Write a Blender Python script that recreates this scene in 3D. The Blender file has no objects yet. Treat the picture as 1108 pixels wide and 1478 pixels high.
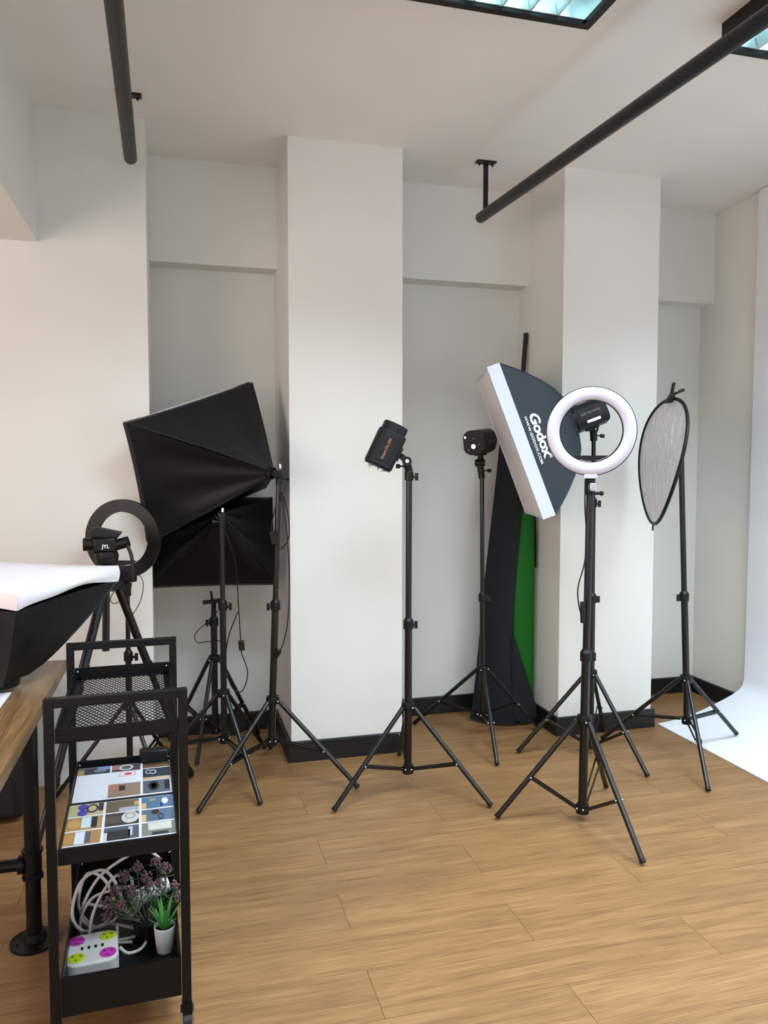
import bpy, math, random
from mathutils import Vector as V, Matrix
random.seed(7)
PI = math.pi
S = bpy.context.scene
COL = S.collection

# ------------------------------------------------------------------ camera
CAM_H = 1.40
YAW, PITCH, FPX = math.atan(300/1110), math.atan(62/1110), 1110.0
fw = V((math.sin(YAW)*math.cos(PITCH), math.cos(YAW)*math.cos(PITCH), -math.sin(PITCH)))
rt = V((math.cos(YAW), -math.sin(YAW), 0)); upv = rt.cross(fw)
cd = bpy.data.cameras.new('camera'); cam = bpy.data.objects.new('camera', cd); COL.objects.link(cam)
cd.sensor_fit = 'HORIZONTAL'; cd.sensor_width = 36; cd.lens = 36*FPX/1108; cd.clip_start = .05
cam.matrix_world = Matrix(((rt.x, upv.x, -fw.x, 0), (rt.y, upv.y, -fw.y, 0), (rt.z, upv.z, -fw.z, CAM_H), (0, 0, 0, 1)))
S.camera = cam
# ------------------------------------------------------------------ world, light, exposure
w = bpy.data.worlds.new('world'); S.world = w; w.use_nodes = True
w.node_tree.nodes['Background'].inputs[0].default_value = (.75, .85, 1, 1)
w.node_tree.nodes['Background'].inputs[1].default_value = .6
S.view_settings.view_transform = 'Standard'; S.view_settings.look = 'None'
S.view_settings.gamma = 1; S.view_settings.use_curve_mapping = False
S.view_settings.exposure = -0.47

def area_light(name, loc, direction, sx, sy, power, color, spread=180):
    l = bpy.data.lights.new(name, 'AREA'); l.shape = 'RECTANGLE'; l.size = sx; l.size_y = sy
    l.energy = power; l.color = color; l.spread = math.radians(spread)
    o = bpy.data.objects.new(name, l); COL.objects.link(o); o.location = loc
    o.rotation_euler = V(direction).to_track_quat('-Z', 'Y').to_euler()
    return o
FIX_POWER, FIX_COL, FIX_SPREAD = 46, (.76, .90, 1.0), 131
area_light('daylight_front_window', (-.4, -2.9, 1.45), (0, 1, 0), 4.4, 1.8, 84, (.80, .91, 1.0), 180)
area_light('daylight_side_window', (-2.7, .7, 1.45), (1, .1, 0), 2.6, 1.5, 100, (1.0, .78, .72), 180)

# ------------------------------------------------------------------ materials
def lin(c): return tuple(((x/255)/12.92 if x/255 <= .04045 else ((x/255+.055)/1.055)**2.4) for x in c)
MATS = {}
def mat(name, rgb, rough=.5, metal=0, noise=0, nscale=40, bump=0, bscale=200, spec=.5, emit=0, stretch=None, sheen=0, trans=0):
    m = bpy.data.materials.new(name); m.use_nodes = True; nt = m.node_tree; N = nt.nodes; L = nt.links
    b = N['Principled BSDF']; c = lin(rgb)
    b.inputs['Base Color'].default_value = (*c, 1); b.inputs['Roughness'].default_value = rough
    b.inputs['Metallic'].default_value = metal; b.inputs['Specular IOR Level'].default_value = spec
    if sheen: b.inputs['Sheen Weight'].default_value = sheen
    if emit:
        b.inputs['Emission Color'].default_value = (*c, 1); b.inputs['Emission Strength'].default_value = emit
    if trans: b.inputs['Transmission Weight'].default_value = trans
    if noise or bump:
        tc = N.new('ShaderNodeTexCoord'); mp = N.new('ShaderNodeMapping'); L.new(tc.outputs['Object'], mp.inputs[0])
        if stretch: mp.inputs['Scale'].default_value = stretch
    if noise:
        n = N.new('ShaderNodeTexNoise'); n.inputs['Scale'].default_value = nscale; n.inputs['Detail'].default_value = 4
        L.new(mp.outputs[0], n.inputs['Vector'])
        r = N.new('ShaderNodeValToRGB'); r.color_ramp.elements[0].position = .3; r.color_ramp.elements[1].position = .7
        r.color_ramp.elements[0].color = (*[x*(1-noise) for x in c], 1); r.color_ramp.elements[1].color = (*[min(1, x*(1+noise)) for x in c], 1)
        L.new(n.outputs['Fac'], r.inputs[0]); L.new(r.outputs[0], b.inputs['Base Color'])
    if bump:
        n2 = N.new('ShaderNodeTexNoise'); n2.inputs['Scale'].default_value = bscale; n2.inputs['Detail'].default_value = 3
        L.new(mp.outputs[0], n2.inputs['Vector'])
        bp = N.new('ShaderNodeBump'); bp.inputs['Strength'].default_value = bump; bp.inputs['Distance'].default_value = .01
        L.new(n2.outputs['Fac'], bp.inputs['Height']); L.new(bp.outputs[0], b.inputs['Normal'])
    MATS[name] = m; return m

def wood_mat(name, c1, c2, c3, rough, scale=1.0, axis=0, gloss_bump=.04, rand=True):
    m = bpy.data.materials.new(name); m.use_nodes = True; nt = m.node_tree; N = nt.nodes; L = nt.links
    b = N['Principled BSDF']; b.inputs['Roughness'].default_value = rough
    tc = N.new('ShaderNodeTexCoord'); mp = N.new('ShaderNodeMapping')
    oi = N.new('ShaderNodeObjectInfo')
    sc = [16*scale]*3; sc[axis] = 1.1*scale
    mp.inputs['Scale'].default_value = sc
    L.new(tc.outputs['Object'], mp.inputs[0])
    add = N.new('ShaderNodeVectorMath'); add.operation = 'ADD'; L.new(mp.outputs[0], add.inputs[0])
    cmb = N.new('ShaderNodeCombineXYZ'); mul = N.new('ShaderNodeMath'); mul.operation = 'MULTIPLY'; mul.inputs[1].default_value = 37
    L.new(oi.outputs['Random'], mul.inputs[0])
    for i in range(3): L.new(mul.outputs[0], cmb.inputs[i])
    L.new(cmb.outputs[0], add.inputs[1])
    n1 = N.new('ShaderNodeTexNoise'); n1.inputs['Scale'].default_value = 1.3; n1.inputs['Detail'].default_value = 7; n1.inputs['Roughness'].default_value = .62; n1.inputs['Distortion'].default_value = .9
    L.new(add.outputs[0], n1.inputs['Vector'])
    mp2 = N.new('ShaderNodeMapping'); s2 = [210*scale]*3; s2[axis] = 6*scale; mp2.inputs['Scale'].default_value = s2; L.new(tc.outputs['Object'], mp2.inputs[0])
    n2 = N.new('ShaderNodeTexNoise'); n2.inputs['Scale'].default_value = 1; n2.inputs['Detail'].default_value = 4; L.new(mp2.outputs[0], n2.inputs['Vector'])
    mix = N.new('ShaderNodeMix'); mix.data_type = 'FLOAT'; mix.inputs[0].default_value = .5
    L.new(n1.outputs['Fac'], mix.inputs[2]); L.new(n2.outputs['Fac'], mix.inputs[3])
    r = N.new('ShaderNodeValToRGB'); e = r.color_ramp.elements
    e[0].position = .34; e[0].color = (*lin(c1), 1); e[1].position = .66; e[1].color = (*lin(c3), 1)
    k = e.new(.5); k.color = (*lin(c2), 1)
    L.new(mix.outputs[0], r.inputs[0])
    hsv = N.new('ShaderNodeHueSaturation'); mr = N.new('ShaderNodeMapRange'); mr.inputs[3].default_value = .95; mr.inputs[4].default_value = 1.05
    L.new(oi.outputs['Random'], mr.inputs[0]); L.new(mr.outputs[0], hsv.inputs['Value']); L.new(r.outputs[0], hsv.inputs['Color'])
    L.new(hsv.outputs[0], b.inputs['Base Color'])
    bp = N.new('ShaderNodeBump'); bp.inputs['Strength'].default_value = gloss_bump; bp.inputs['Distance'].default_value = .004
    L.new(mix.outputs[0], bp.inputs['Height']); L.new(bp.outputs[0], b.inputs['Normal'])
    MATS[name] = m; return m

WALL = mat('wall_paint', (227, 226, 219), .75, noise=.015, nscale=3, bump=.02, bscale=60)
CEIL = mat('ceiling_paint', (236, 233, 228), .8, noise=.02, nscale=2)
CYC = mat('cyclorama_white', (230, 234, 240), .45)
BASEB = mat('baseboard_black', (15, 16, 19), .45)
METAL = mat('black_powder_coat', (8, 8, 10), .4, spec=.3)
POLE = mat('black_anodised_tube', (9, 9, 10), .3, metal=0.0, spec=.5)
PLAST = mat('black_plastic', (9, 9, 11), .45, spec=.35)
STROBE = mat('strobe_black', (16, 18, 22), .4, spec=.35)
FABRIC = mat('black_softbox_nylon', (11, 12, 16), .5, bump=.35, bscale=14, spec=.3)
NAVY = mat('navy_softbox_nylon', (21, 31, 41), .55, bump=.12, bscale=12)
WHITEF = mat('white_diffuser_cloth', (224, 220, 223), .8, bump=.5, bscale=9)
WLIP = mat('white_lip_nylon', (205, 212, 224), .6, bump=.2, bscale=16)
RINGW = mat('ring_diffuser', (208, 206, 220), .4)
CHROME = mat('steel', (200, 200, 200), .25, metal=1)
WPLAST = mat('white_plastic', (212, 212, 211), .4)
GREEN = mat('chroma_green_cloth', (0, 92, 4), .85, bump=.15, bscale=8)
BLACKC = mat('black_muslin', (14, 16, 23), .9, bump=.2, bscale=7)
PIPE = mat('black_ceiling_pipe', (17, 18, 25), .4, spec=.35)
WRITE = mat('print_white', (235, 235, 235), .6)
ORANGE = mat('print_orange', (150, 92, 74), .6)
GREYP = mat('print_grey', (95, 98, 110), .6)
PAPER = mat('paper', (225, 228, 236), .5)
MAG = mat('socket_magenta', (190, 55, 175), .45)
LIME = mat('socket_lime', (180, 200, 30), .45)
CORD = mat('white_cord', (196, 192, 186), .5)
POTW = mat('white_pot', (214, 213, 212), .5)
SUCC = mat('succulent_green', (66, 128, 50), .5)
LEAFG = mat('leaf_green', (60, 88, 55), .6)
STEMG = mat('stem_grey_green', (92, 96, 72), .7)
FLOW = mat('flower_mauve', (104, 76, 82), .8)
SOIL = mat('soil', (30, 26, 24), .9)
REFL = mat('mirror_louvre', (214, 232, 233), .2, metal=.5)
TUBE = mat('lamp_tube', (205, 240, 250), .3, emit=6.0)
BLUE = mat('blue_band', (60, 60, 190), .4)
FLOORW = wood_mat('floor_vinyl_wood', (110, 78, 46), (139, 102, 63), (162, 124, 82), .5, 1.0)
TABLEW = wood_mat('table_wood', (84, 62, 38), (118, 89, 57), (146, 114, 78), .35, 1.1, axis=1)
def silver():
    m = mat('silver_reflector_cloth', (226, 227, 228), .5, metal=.1, bump=.0)
    nt = m.node_tree; N = nt.nodes; L = nt.links; b = N['Principled BSDF']
    tc = N.new('ShaderNodeTexCoord'); mp = N.new('ShaderNodeMapping'); mp.inputs['Scale'].default_value = (34, 30, 9); L.new(tc.outputs['Object'], mp.inputs[0])
    n = N.new('ShaderNodeTexNoise'); n.inputs['Scale'].default_value = 1; n.inputs['Detail'].default_value = 6; n.inputs['Distortion'].default_value = 1.4; L.new(mp.outputs[0], n.inputs['Vector'])
    bp = N.new('ShaderNodeBump'); bp.inputs['Strength'].default_value = 1.0; bp.inputs['Distance'].default_value = .02
    L.new(n.outputs['Fac'], bp.inputs['Height']); L.new(bp.outputs[0], b.inputs['Normal'])
    return m
SILVER = silver()

# ------------------------------------------------------------------ mesh helpers
def frame(n):
    n = V(n).normalized(); a = V((0, 0, 1)) if abs(n.z) < .9 else V((1, 0, 0))
    u = a.cross(n).normalized(); return u, n.cross(u)
class MB:
    def __init__(s): s.v = []; s.f = []
    def add(s, vs, fs):
        o = len(s.v); s.v += [V(p) for p in vs]; s.f += [tuple(i+o for i in f) for f in fs]; return s
    def box(s, lo, hi, M=None):
        (a, b, c), (d, e, f) = lo, hi
        vs = [V(p) for p in ((a,b,c),(d,b,c),(d,e,c),(a,e,c),(a,b,f),(d,b,f),(d,e,f),(a,e,f))]
        if M: vs = [M @ p for p in vs]
        return s.add(vs, [(3,2,1,0),(4,5,6,7),(0,1,5,4),(1,2,6,5),(2,3,7,6),(3,0,4,7)])
    def bar(s, p, q, wd, ht, up=(0, 0, 1)):
        p, q = V(p), V(q); n = (q-p).normalized(); u = V(up); sd = n.cross(u).normalized(); u = sd.cross(n)
        vs = [e + sd*a*wd/2 + u*b*ht/2 for e in (p, q) for a, b in ((-1,-1),(1,-1),(1,1),(-1,1))]
        return s.add(vs, [(3,2,1,0),(4,5,6,7),(0,1,5,4),(1,2,6,5),(2,3,7,6),(3,0,4,7)])
    def tube(s, pts, r, n=10, caps=True, closed=False):
        pts = [V(p) for p in pts]; m = len(pts); rings = []; u = None
        rs = r if isinstance(r, (list, tuple)) else [r]*m
        for i, p in enumerate(pts):
            a = pts[i-1] if (i > 0 or closed) else p; b = pts[(i+1) % m] if (i < m-1 or closed) else p
            d = (b-a).normalized()
            if u is None: u = frame(d)[0]
            u = (u - d*u.dot(d)).normalized(); v = d.cross(u)
            rings.append([p + (u*math.cos(2*PI*k/n)+v*math.sin(2*PI*k/n))*rs[i] for k in range(n)])
        vs = [p for R in rings for p in R]; fs = []
        for i in range(m if closed else m-1):
            j = (i+1) % m
            for k in range(n): fs.append((i*n+k, i*n+(k+1) % n, j*n+(k+1) % n, j*n+k))
        if caps and not closed: fs += [tuple(range(n-1, -1, -1)), tuple((m-1)*n+k for k in range(n))]
        return s.add(vs, fs)
    def cyl(s, p, q, r, r2=None, n=16): return s.tube([p, q], [r, r if r2 is None else r2], n)
    def lathe(s, prof, M=None, n=24, caps=True):
        vs = []; m = len(prof)
        for (r, z) in prof:
            for k in range(n):
                p = V((r*math.cos(2*PI*k/n), r*math.sin(2*PI*k/n), z)); vs.append(M @ p if M else p)
        fs = [(i*n+k, i*n+(k+1) % n, (i+1)*n+(k+1) % n, (i+1)*n+k) for i in range(m-1) for k in range(n)]
        if caps: fs += [tuple(range(n-1, -1, -1)), tuple((m-1)*n+k for k in range(n))]
        return s.add(vs, fs)
    def sphere(s, c, r, n=8, m=6, sc=(1, 1, 1)):
        c = V(c); vs = [c+V((0, 0, -r*sc[2]))]
        for i in range(1, m):
            a = -PI/2+PI*i/m
            for k in range(n): vs.append(c+V((r*sc[0]*math.cos(a)*math.cos(2*PI*k/n), r*sc[1]*math.cos(a)*math.sin(2*PI*k/n), r*sc[2]*math.sin(a))))
        vs.append(c+V((0, 0, r*sc[2]))); fs = []
        for k in range(n): fs.append((0, 1+(k+1) % n, 1+k))
        for i in range(m-2):
            for k in range(n): fs.append((1+i*n+k, 1+i*n+(k+1) % n, 1+(i+1)*n+(k+1) % n, 1+(i+1)*n+k))
        l = len(vs)-1; o = 1+(m-2)*n
        for k in range(n): fs.append((o+k, o+(k+1) % n, l))
        return s.add(vs, fs)
    def grid(s, P, nu, nv):
        vs = [P(i/nu, j/nv) for i in range(nu+1) for j in range(nv+1)]
        fs = [(i*(nv+1)+j, (i+1)*(nv+1)+j, (i+1)*(nv+1)+j+1, i*(nv+1)+j+1) for i in range(nu) for j in range(nv)]
        return s.add(vs, fs)
    def prism(s, pts, z0, z1, M=None):
        n = len(pts); vs = [V((x, y, z)) for z in (z0, z1) for x, y in pts]
        if M: vs = [M @ p for p in vs]
        return s.add(vs, [tuple(range(n-1, -1, -1)), tuple(range(n, 2*n))]+[(k, (k+1) % n, n+(k+1) % n, n+k) for k in range(n)])

def tag(o, label=None, cat=None, group=None, kind=None):
    for k, v in (('label', label), ('category', cat), ('group', group), ('kind', kind)):
        if v: o[k] = v
    return o
def obj(name, mb, m, parent=None, base=(0, 0, 0), smooth=35, bevel=0, solid=0, label=None, kind=None):
    b = V(base); me = bpy.data.meshes.new(name); me.from_pydata([tuple(p-b) for p in mb.v], [], mb.f); me.update()
    me.materials.append(m)
    if smooth:
        me.shade_smooth(); me.set_sharp_from_angle(angle=math.radians(smooth))
    o = bpy.data.objects.new(name, me); COL.objects.link(o)
    if parent: o.parent = parent
    else: o.location = b
    if bevel:
        md = o.modifiers.new('bevel', 'BEVEL'); md.width = bevel; md.segments = 2; md.limit_method = 'ANGLE'
    if solid:
        md = o.modifiers.new('solid', 'SOLIDIFY'); md.thickness = solid; md.offset = 0
        if smooth: md = o.modifiers.new('split', 'EDGE_SPLIT'); md.split_angle = math.radians(smooth)
    return tag(o, label, kind=kind)
class Thing:
    def __init__(s, name, label, cat, base=(0, 0, 0), group=None):
        s.base = V(base); s.o = bpy.data.objects.new(name, None); COL.objects.link(s.o); s.o.location = s.base
        s.o.empty_display_size = .05; tag(s.o, label, cat, group)
    def part(s, name, mb, m, parent=None, **k): return obj(name, mb, m, parent or s.o, s.base, **k)
def single(name, mb, m, label, cat, base, group=None, **k):
    o = obj(name, mb, m, None, base, **k); return tag(o, label, cat, group)
def struct(name, mb, m, label=None, base=(0, 0, 0), **k):
    k.setdefault('smooth', 0); o = obj(name, mb, m, None, base, **k); o['kind'] = 'structure'; o['label'] = label or name.replace('_', ' ')
    o['category'] = name.split('_')[0]; return o
def smoothpts(pts, k=6, closed=False):
    pts = [V(p) for p in pts]; out = []; n = len(pts)
    for i in range(n if closed else n-1):
        g = lambda j: pts[j % n] if closed else pts[max(0, min(n-1, j))]
        p0, p1, p2, p3 = g(i-1), g(i), g(i+1), g(i+2)
        for t in range(k):
            t /= k; out.append(.5*((2*p1)+(p2-p0)*t+(2*p0-5*p1+4*p2-p3)*t*t+(3*p1-p0-3*p2+p3)*t**3))
    if not closed: out.append(pts[-1])
    return out
def basis(o, x, y, z):
    return Matrix(((x[0], y[0], z[0], o[0]), (x[1], y[1], z[1], o[1]), (x[2], y[2], z[2], o[2]), (0, 0, 0, 1)))
def text_mb(txt, size, bold=0, spacing=1.0):
    c = bpy.data.curves.new('lettering', 'FONT'); c.body = txt; c.size = size; c.offset = bold; c.align_x = 'CENTER'; c.align_y = 'CENTER'
    c.space_character = spacing; c.resolution_u = 3
    o = bpy.data.objects.new('lettering_tmp', c); COL.objects.link(o)
    dg = bpy.context.evaluated_depsgraph_get(); me = bpy.data.meshes.new_from_object(o.evaluated_get(dg))
    mb = MB(); mb.add([v.co.copy() for v in me.vertices], [tuple(p.vertices) for p in me.polygons])
    bpy.data.objects.remove(o); bpy.data.curves.remove(c); bpy.data.meshes.remove(me)
    return mb
def xform(mb, f): mb.v = [f(p) for p in mb.v]; return mb

# ------------------------------------------------------------------ structure
ZC, YP, YU, YB = 2.925, 3.60, 4.00, 4.12      # ceiling, pillar faces, upper wall face, lower recess back
XL, XR, YF = -2.8, 4.2, -3.0
XA, P2, P3, XS = -.11, (.515, 1.065), (1.92, 2.475), 3.13
floor_o = struct('floor', MB().box((XL-.1, YF-.1, -.08), (XR+.1, 4.3, -.004)), mat('floor_joint', (92, 66, 42), .8), 'wood-look vinyl plank floor')
PW, PL = .2, 1.007
pm = MB().box((0, 0, -.006), (PL-.0012, PW-.0009, 0)); plank_meshes = {}
row = -12
while True:
    y0 = 2.22 + row*PW
    if y0 > YB: break
    if y0 >= .6:
        off = .496 if row % 2 == 0 else 1.01
        for k in range(-3, 4):
            x0 = off+k*PL; x1 = min(x0+PL, XR); y1 = min(y0+PW, YB)
            if x1 < -2.4: continue
            key = (round(x1-x0, 3), round(y1-y0, 3))
            if key not in plank_meshes:
                me = bpy.data.meshes.new('plank'); q = MB().box((0, 0, -.006), (key[0]-.0012, key[1]-.0009, 0)); me.from_pydata([tuple(p) for p in q.v], [], q.f); me.materials.append(FLOORW)
                plank_meshes[key] = me
            o = bpy.data.objects.new('plank', plank_meshes[key]); COL.objects.link(o); o.location = (x0, y0, 0); o.parent = floor_o
    row += 1
obj('plank_field', MB().box((XL, YF, -.006), (XR, .62, 0)), FLOORW, floor_o, smooth=0, kind='stuff')
struct('ceiling', MB().box((XL-.1, YF-.1, ZC), (XR+.1, 4.3, ZC+.1)), CEIL, 'plain off-white ceiling')
# back wall: lower recess face and the proud upper band
wb = MB().box((XL, YB, 0), (XR, YB+.15, ZC)).box((XA, YU, 2.42), (P2[0], YB, ZC)).box((P2[1], YU, 2.42), (P3[0], YB, ZC)).box((P3[1], YU, 2.39), (XS, YB, ZC))
struct('wall_back', wb, WALL, 'off-white back wall with recessed niches between the pillars')
struct('wall_back_left', MB().box((XL, YP, 0), (XA, YB, ZC)), WALL, 'wide wall block left of the first niche, tinted pink')
struct('wall_pillar_middle', MB().box((P2[0], YP, 0), (P2[1], YB, ZC)), WALL, 'square off-white pillar between the two niches')
struct('wall_pillar_right', MB().box((P3[0], YP, 0), (P3[1], YB, ZC)), WALL, 'square off-white pillar behind the ring light')
struct('wall_return_right', MB().box((XS, 3.61, 0), (XR, YB, ZC)), WALL, 'side wall of the last niche beside the white sweep')
struct('wall_right', MB().box((XR, YF, 0), (XR+.1, YB, ZC)), WALL)
struct('trim_1', MB().box((XL, 2.2-5.0, 2.365), (-.555, YP, ZC)), WALL, 'deep ceiling beam running towards the back wall')
# left wall and front wall each with a window opening
def wall_with_hole(axis, pos, thick, a0, a1, h0, h1, z0, z1):
    m = MB()
    def bx(u0, u1, zz0, zz1):
        if axis == 'x': m.box((min(pos, pos+thick), u0, zz0), (max(pos, pos+thick), u1, zz1))
        else: m.box((u0, min(pos, pos+thick), zz0), (u1, max(pos, pos+thick), zz1))
    bx(a0, h0, 0, ZC); bx(h1, a1, 0, ZC); bx(h0, h1, 0, z0); bx(h0, h1, z1, ZC); return m
struct('wall_left', wall_with_hole('x', XL, -.1, YF, YB, -.6, 2.0, .7, 2.2), WALL)
struct('wall_front', wall_with_hole('y', YF, -.1, XL, XR, -2.6, 1.8, .55, 2.35), WALL)
FRAME = mat('window_frame_white', (220, 220, 220), .5)
GLASS = mat('window_glass', (250, 252, 255), .02, trans=1)
w1 = struct('window_1', MB().box((-2.6, YF-.06, .55), (1.8, YF-.05, 2.35)), GLASS, 'wide window pane behind the camera')
fm = MB()
for x in (-2.6, -1.14, .32, 1.77): fm.box((x, YF-.08, .55), (x+.03, YF-.02, 2.35))
for z in (.55, 2.32): fm.box((-2.6, YF-.08, z), (1.8, YF-.02, z+.03))
obj('window_frame', fm, FRAME, w1, smooth=0)
w2 = struct('window_2', MB().box((XL-.06, -.6, .7), (XL-.05, 2.0, 2.2)), GLASS, 'side window pane in the left wall')
fm = MB()
for y in (-.6, .68, 1.97): fm.box((XL-.08, y, .7), (XL-.02, y+.03, 2.2))
for z in (.7, 2.17): fm.box((XL-.08, -.6, z), (XL-.02, 2.0, z+.03))
obj('window_frame', fm, FRAME, w2, smooth=0)
# baseboards
bh, bt = .1, .018
def bb(name, label, *segs):
    m = MB()
    for lo, hi in segs: m.box(lo, hi)
    struct(name, m, BASEB, label, bevel=.004)
bb('baseboard_niche_left', 'black baseboard at the back of the softbox niche', ((XA, YB-bt, 0), (P2[0], YB, bh)))
bb('baseboard_pillar_middle', 'black baseboard around the middle pillar', ((P2[0]-bt, YP-bt, 0), (P2[1]+bt, YP, bh)), ((P2[0]-bt, YP, 0), (P2[0], YB-bt, bh)), ((P2[1], YP, 0), (P2[1]+bt, YB-bt, bh)))
bb('baseboard_niche_middle', 'black baseboard at the back of the middle niche', ((P2[1]+bt, YB-bt, 0), (P3[0]-bt, YB, bh)))
bb('baseboard_pillar_right', 'black baseboard around the right pillar', ((P3[0]-bt, YP-bt, 0), (P3[1]+bt, YP, bh)), ((P3[0]-bt, YP, 0), (P3[0], YB-bt, bh)), ((P3[1], YP, 0), (P3[1]+bt, YB-bt, bh)))
bb('baseboard_niche_right', 'black baseboard in the corner of the last niche', ((P3[1]+bt, YB-bt, 0), (XS, YB, bh)), ((XS-bt, 3.625, 0), (XS, YB-bt, bh)))
# cyclorama sweep: wall panel that bends onto the floor
prof = [(3.10, ZC-.004), (3.095, 1.5), (3.09, .5), (3.088, .215), (3.075, .175), (3.05, .151), (3.006, .127), (2.95, .104), (2.897, .085), (2.794, .049), (2.70, .026), (2.62, .013), (2.53, .004)]
cm = MB(); n = len(prof)
yy = (3.61, -1.5); vs = []
for y in yy:
    for x, z in prof: vs.append((x, y, z))
cm.add(vs, [(i, i+1, n+i+1, n+i) for i in range(n-1)])
struct('wall_cyclorama', cm, CYC, 'white cyclorama sweep curving from the side wall onto the floor', smooth=60, solid=.006)

# ------------------------------------------------------------------ ceiling things
def ceiling_fixture(x0, x1, y0, y1, label, grp):
    zb = 2.83; c = ((x0+x1)/2, (y0+y1)/2, ZC)
    t = Thing('ceiling_light', label, 'ceiling light', c, grp); fr = .028
    m = MB().box((x0, y0, zb), (x1, y0+fr, ZC)).box((x0, y1-fr, zb), (x1, y1, ZC)).box((x0, y0+fr, zb), (x0+fr, y1-fr, ZC)).box((x1-fr, y0+fr, zb), (x1, y1-fr, ZC))
    t.part('frame', m, METAL, smooth=0)
    t.part('reflector_tray', MB().box((x0+fr, y0+fr, ZC-.012), (x1-fr, y1-fr, ZC-.001)), REFL, smooth=0)
    for lo, hi in (((x0+fr, y0+fr), (x0+fr+.004, y1-fr)), ((x1-fr-.004, y0+fr), (x1-fr, y1-fr)), ((x0+fr, y0+fr), (x1-fr, y0+fr+.004)), ((x0+fr, y1-fr-.004), (x1-fr, y1-fr))):
        t.part('side_reflector', MB().box((*lo, zb+.012), (*hi, ZC-.012)), REFL, smooth=0)
    ny = 3; dy = (y1-y0-2*fr)/ny
    for k in range(ny):
        yc = y0+fr+dy*(k+.5)
        t.part('lamp_tube', MB().cyl((x0+.05, yc, ZC-.03), (x1-.05, yc, ZC-.03), .013, n=12), TUBE, smooth=60)
    for k in range(1, ny):
        y = y0+fr+dy*k
        t.part('long_louvre', MB().prism([(y-.004, zb+.012), (y+.004, zb+.012), (y+.026, ZC-.02), (y-.026, ZC-.02)], x0+fr, x1-fr, basis((0, 0, 0), (0, 1, 0), (0, 0, 1), (1, 0, 0))), REFL, smooth=0)
    nx = int(round((x1-x0-2*fr)/.095))
    for k in range(1, nx):
        x = x0+fr+(x1-x0-2*fr)*k/nx; m = MB()
        for j in range(ny):
            ya = y0+fr+dy*j; m.prism([(x-.003, zb+.012), (x+.003, zb+.012), (x+.014, zb+.05), (x-.014, zb+.05)], ya+.006, ya+dy-.006, basis((0, 0, 0), (1, 0, 0), (0, 0, 1), (0, 1, 0)))
        t.part('cross_louvre', m, REFL, smooth=0)
    l = area_light('fixture_light', (c[0], c[1], zb+.008), (0, 0, -1), x1-x0-.1, y1-y0-.1, FIX_POWER, FIX_COL, FIX_SPREAD)
    l.parent = t.o; l.matrix_parent_inverse = Matrix.Translation(-V(c))
g = 'louvred ceiling light fixtures'
ceiling_fixture(.12, 1.32, 1.73, 2.33, 'black-framed louvred ceiling light on the ceiling above the strobe stands', g)
ceiling_fixture(1.83, 3.03, 1.73, 2.33, 'black-framed louvred ceiling light crossed by the long black pipe', g)
ceiling_fixture(.12, 1.32, .1, .7, 'black-framed louvred fill light added overhead out of view, nearer the windows', g)  # this row is unseen, added to throw more frontal light on the walls
ceiling_fixture(1.83, 3.03, .1, .7, 'black-framed louvred fill light added out of view over the white sweep, nearer the windows', g)  # second added fixture of the unseen row
single('conduit', MB().cyl((1.3, 1.66, 2.87), (3.2, 1.70, 2.87), .016), FRAME, 'white conduit running under the ceiling beside the louvred light', 'conduit', (2.2, 1.7, 2.87), smooth=50)

def ceiling_pipe(a, b, hangers, label):
    a, b = V(a), V(b); t = Thing('ceiling_pipe', label, 'pipe', a, 'black pipes hung from the ceiling')
    d = (b-a).normalized(); r = .027
    t.part('pipe', MB().tube([a-d*.012, a-d*.008, a, b], [.014, .023, r, r], 24), PIPE, smooth=50)
    for s in hangers:
        p = a+(b-a)*s
        h = t.part('hanger_rod', MB().box((p.x-.012, p.y-.004, p.z+.02), (p.x+.012, p.y+.004, ZC-.006)), PIPE, smooth=0)
        t.part('ceiling_plate', MB().box((p.x-.05, p.y-.02, ZC-.008), (p.x+.05, p.y+.02, ZC-.001)), PIPE, h, smooth=0)
        for sx in (-.035, .035): t.part('bolt', MB().cyl((p.x+sx, p.y, ZC-.022), (p.x+sx, p.y, ZC-.008), .005, n=8), PIPE, h)
ceiling_pipe((1.505, 3.70, 2.668), (1.80, -1.0, 2.668), (.012, .62), 'long black pipe hanging under the ceiling, crossing the louvred light')
ceiling_pipe((-.164, 3.46, 2.70), (-.10, -1.0, 2.70), (.018, .62), 'long black pipe hanging under the ceiling next to the beam')

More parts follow.
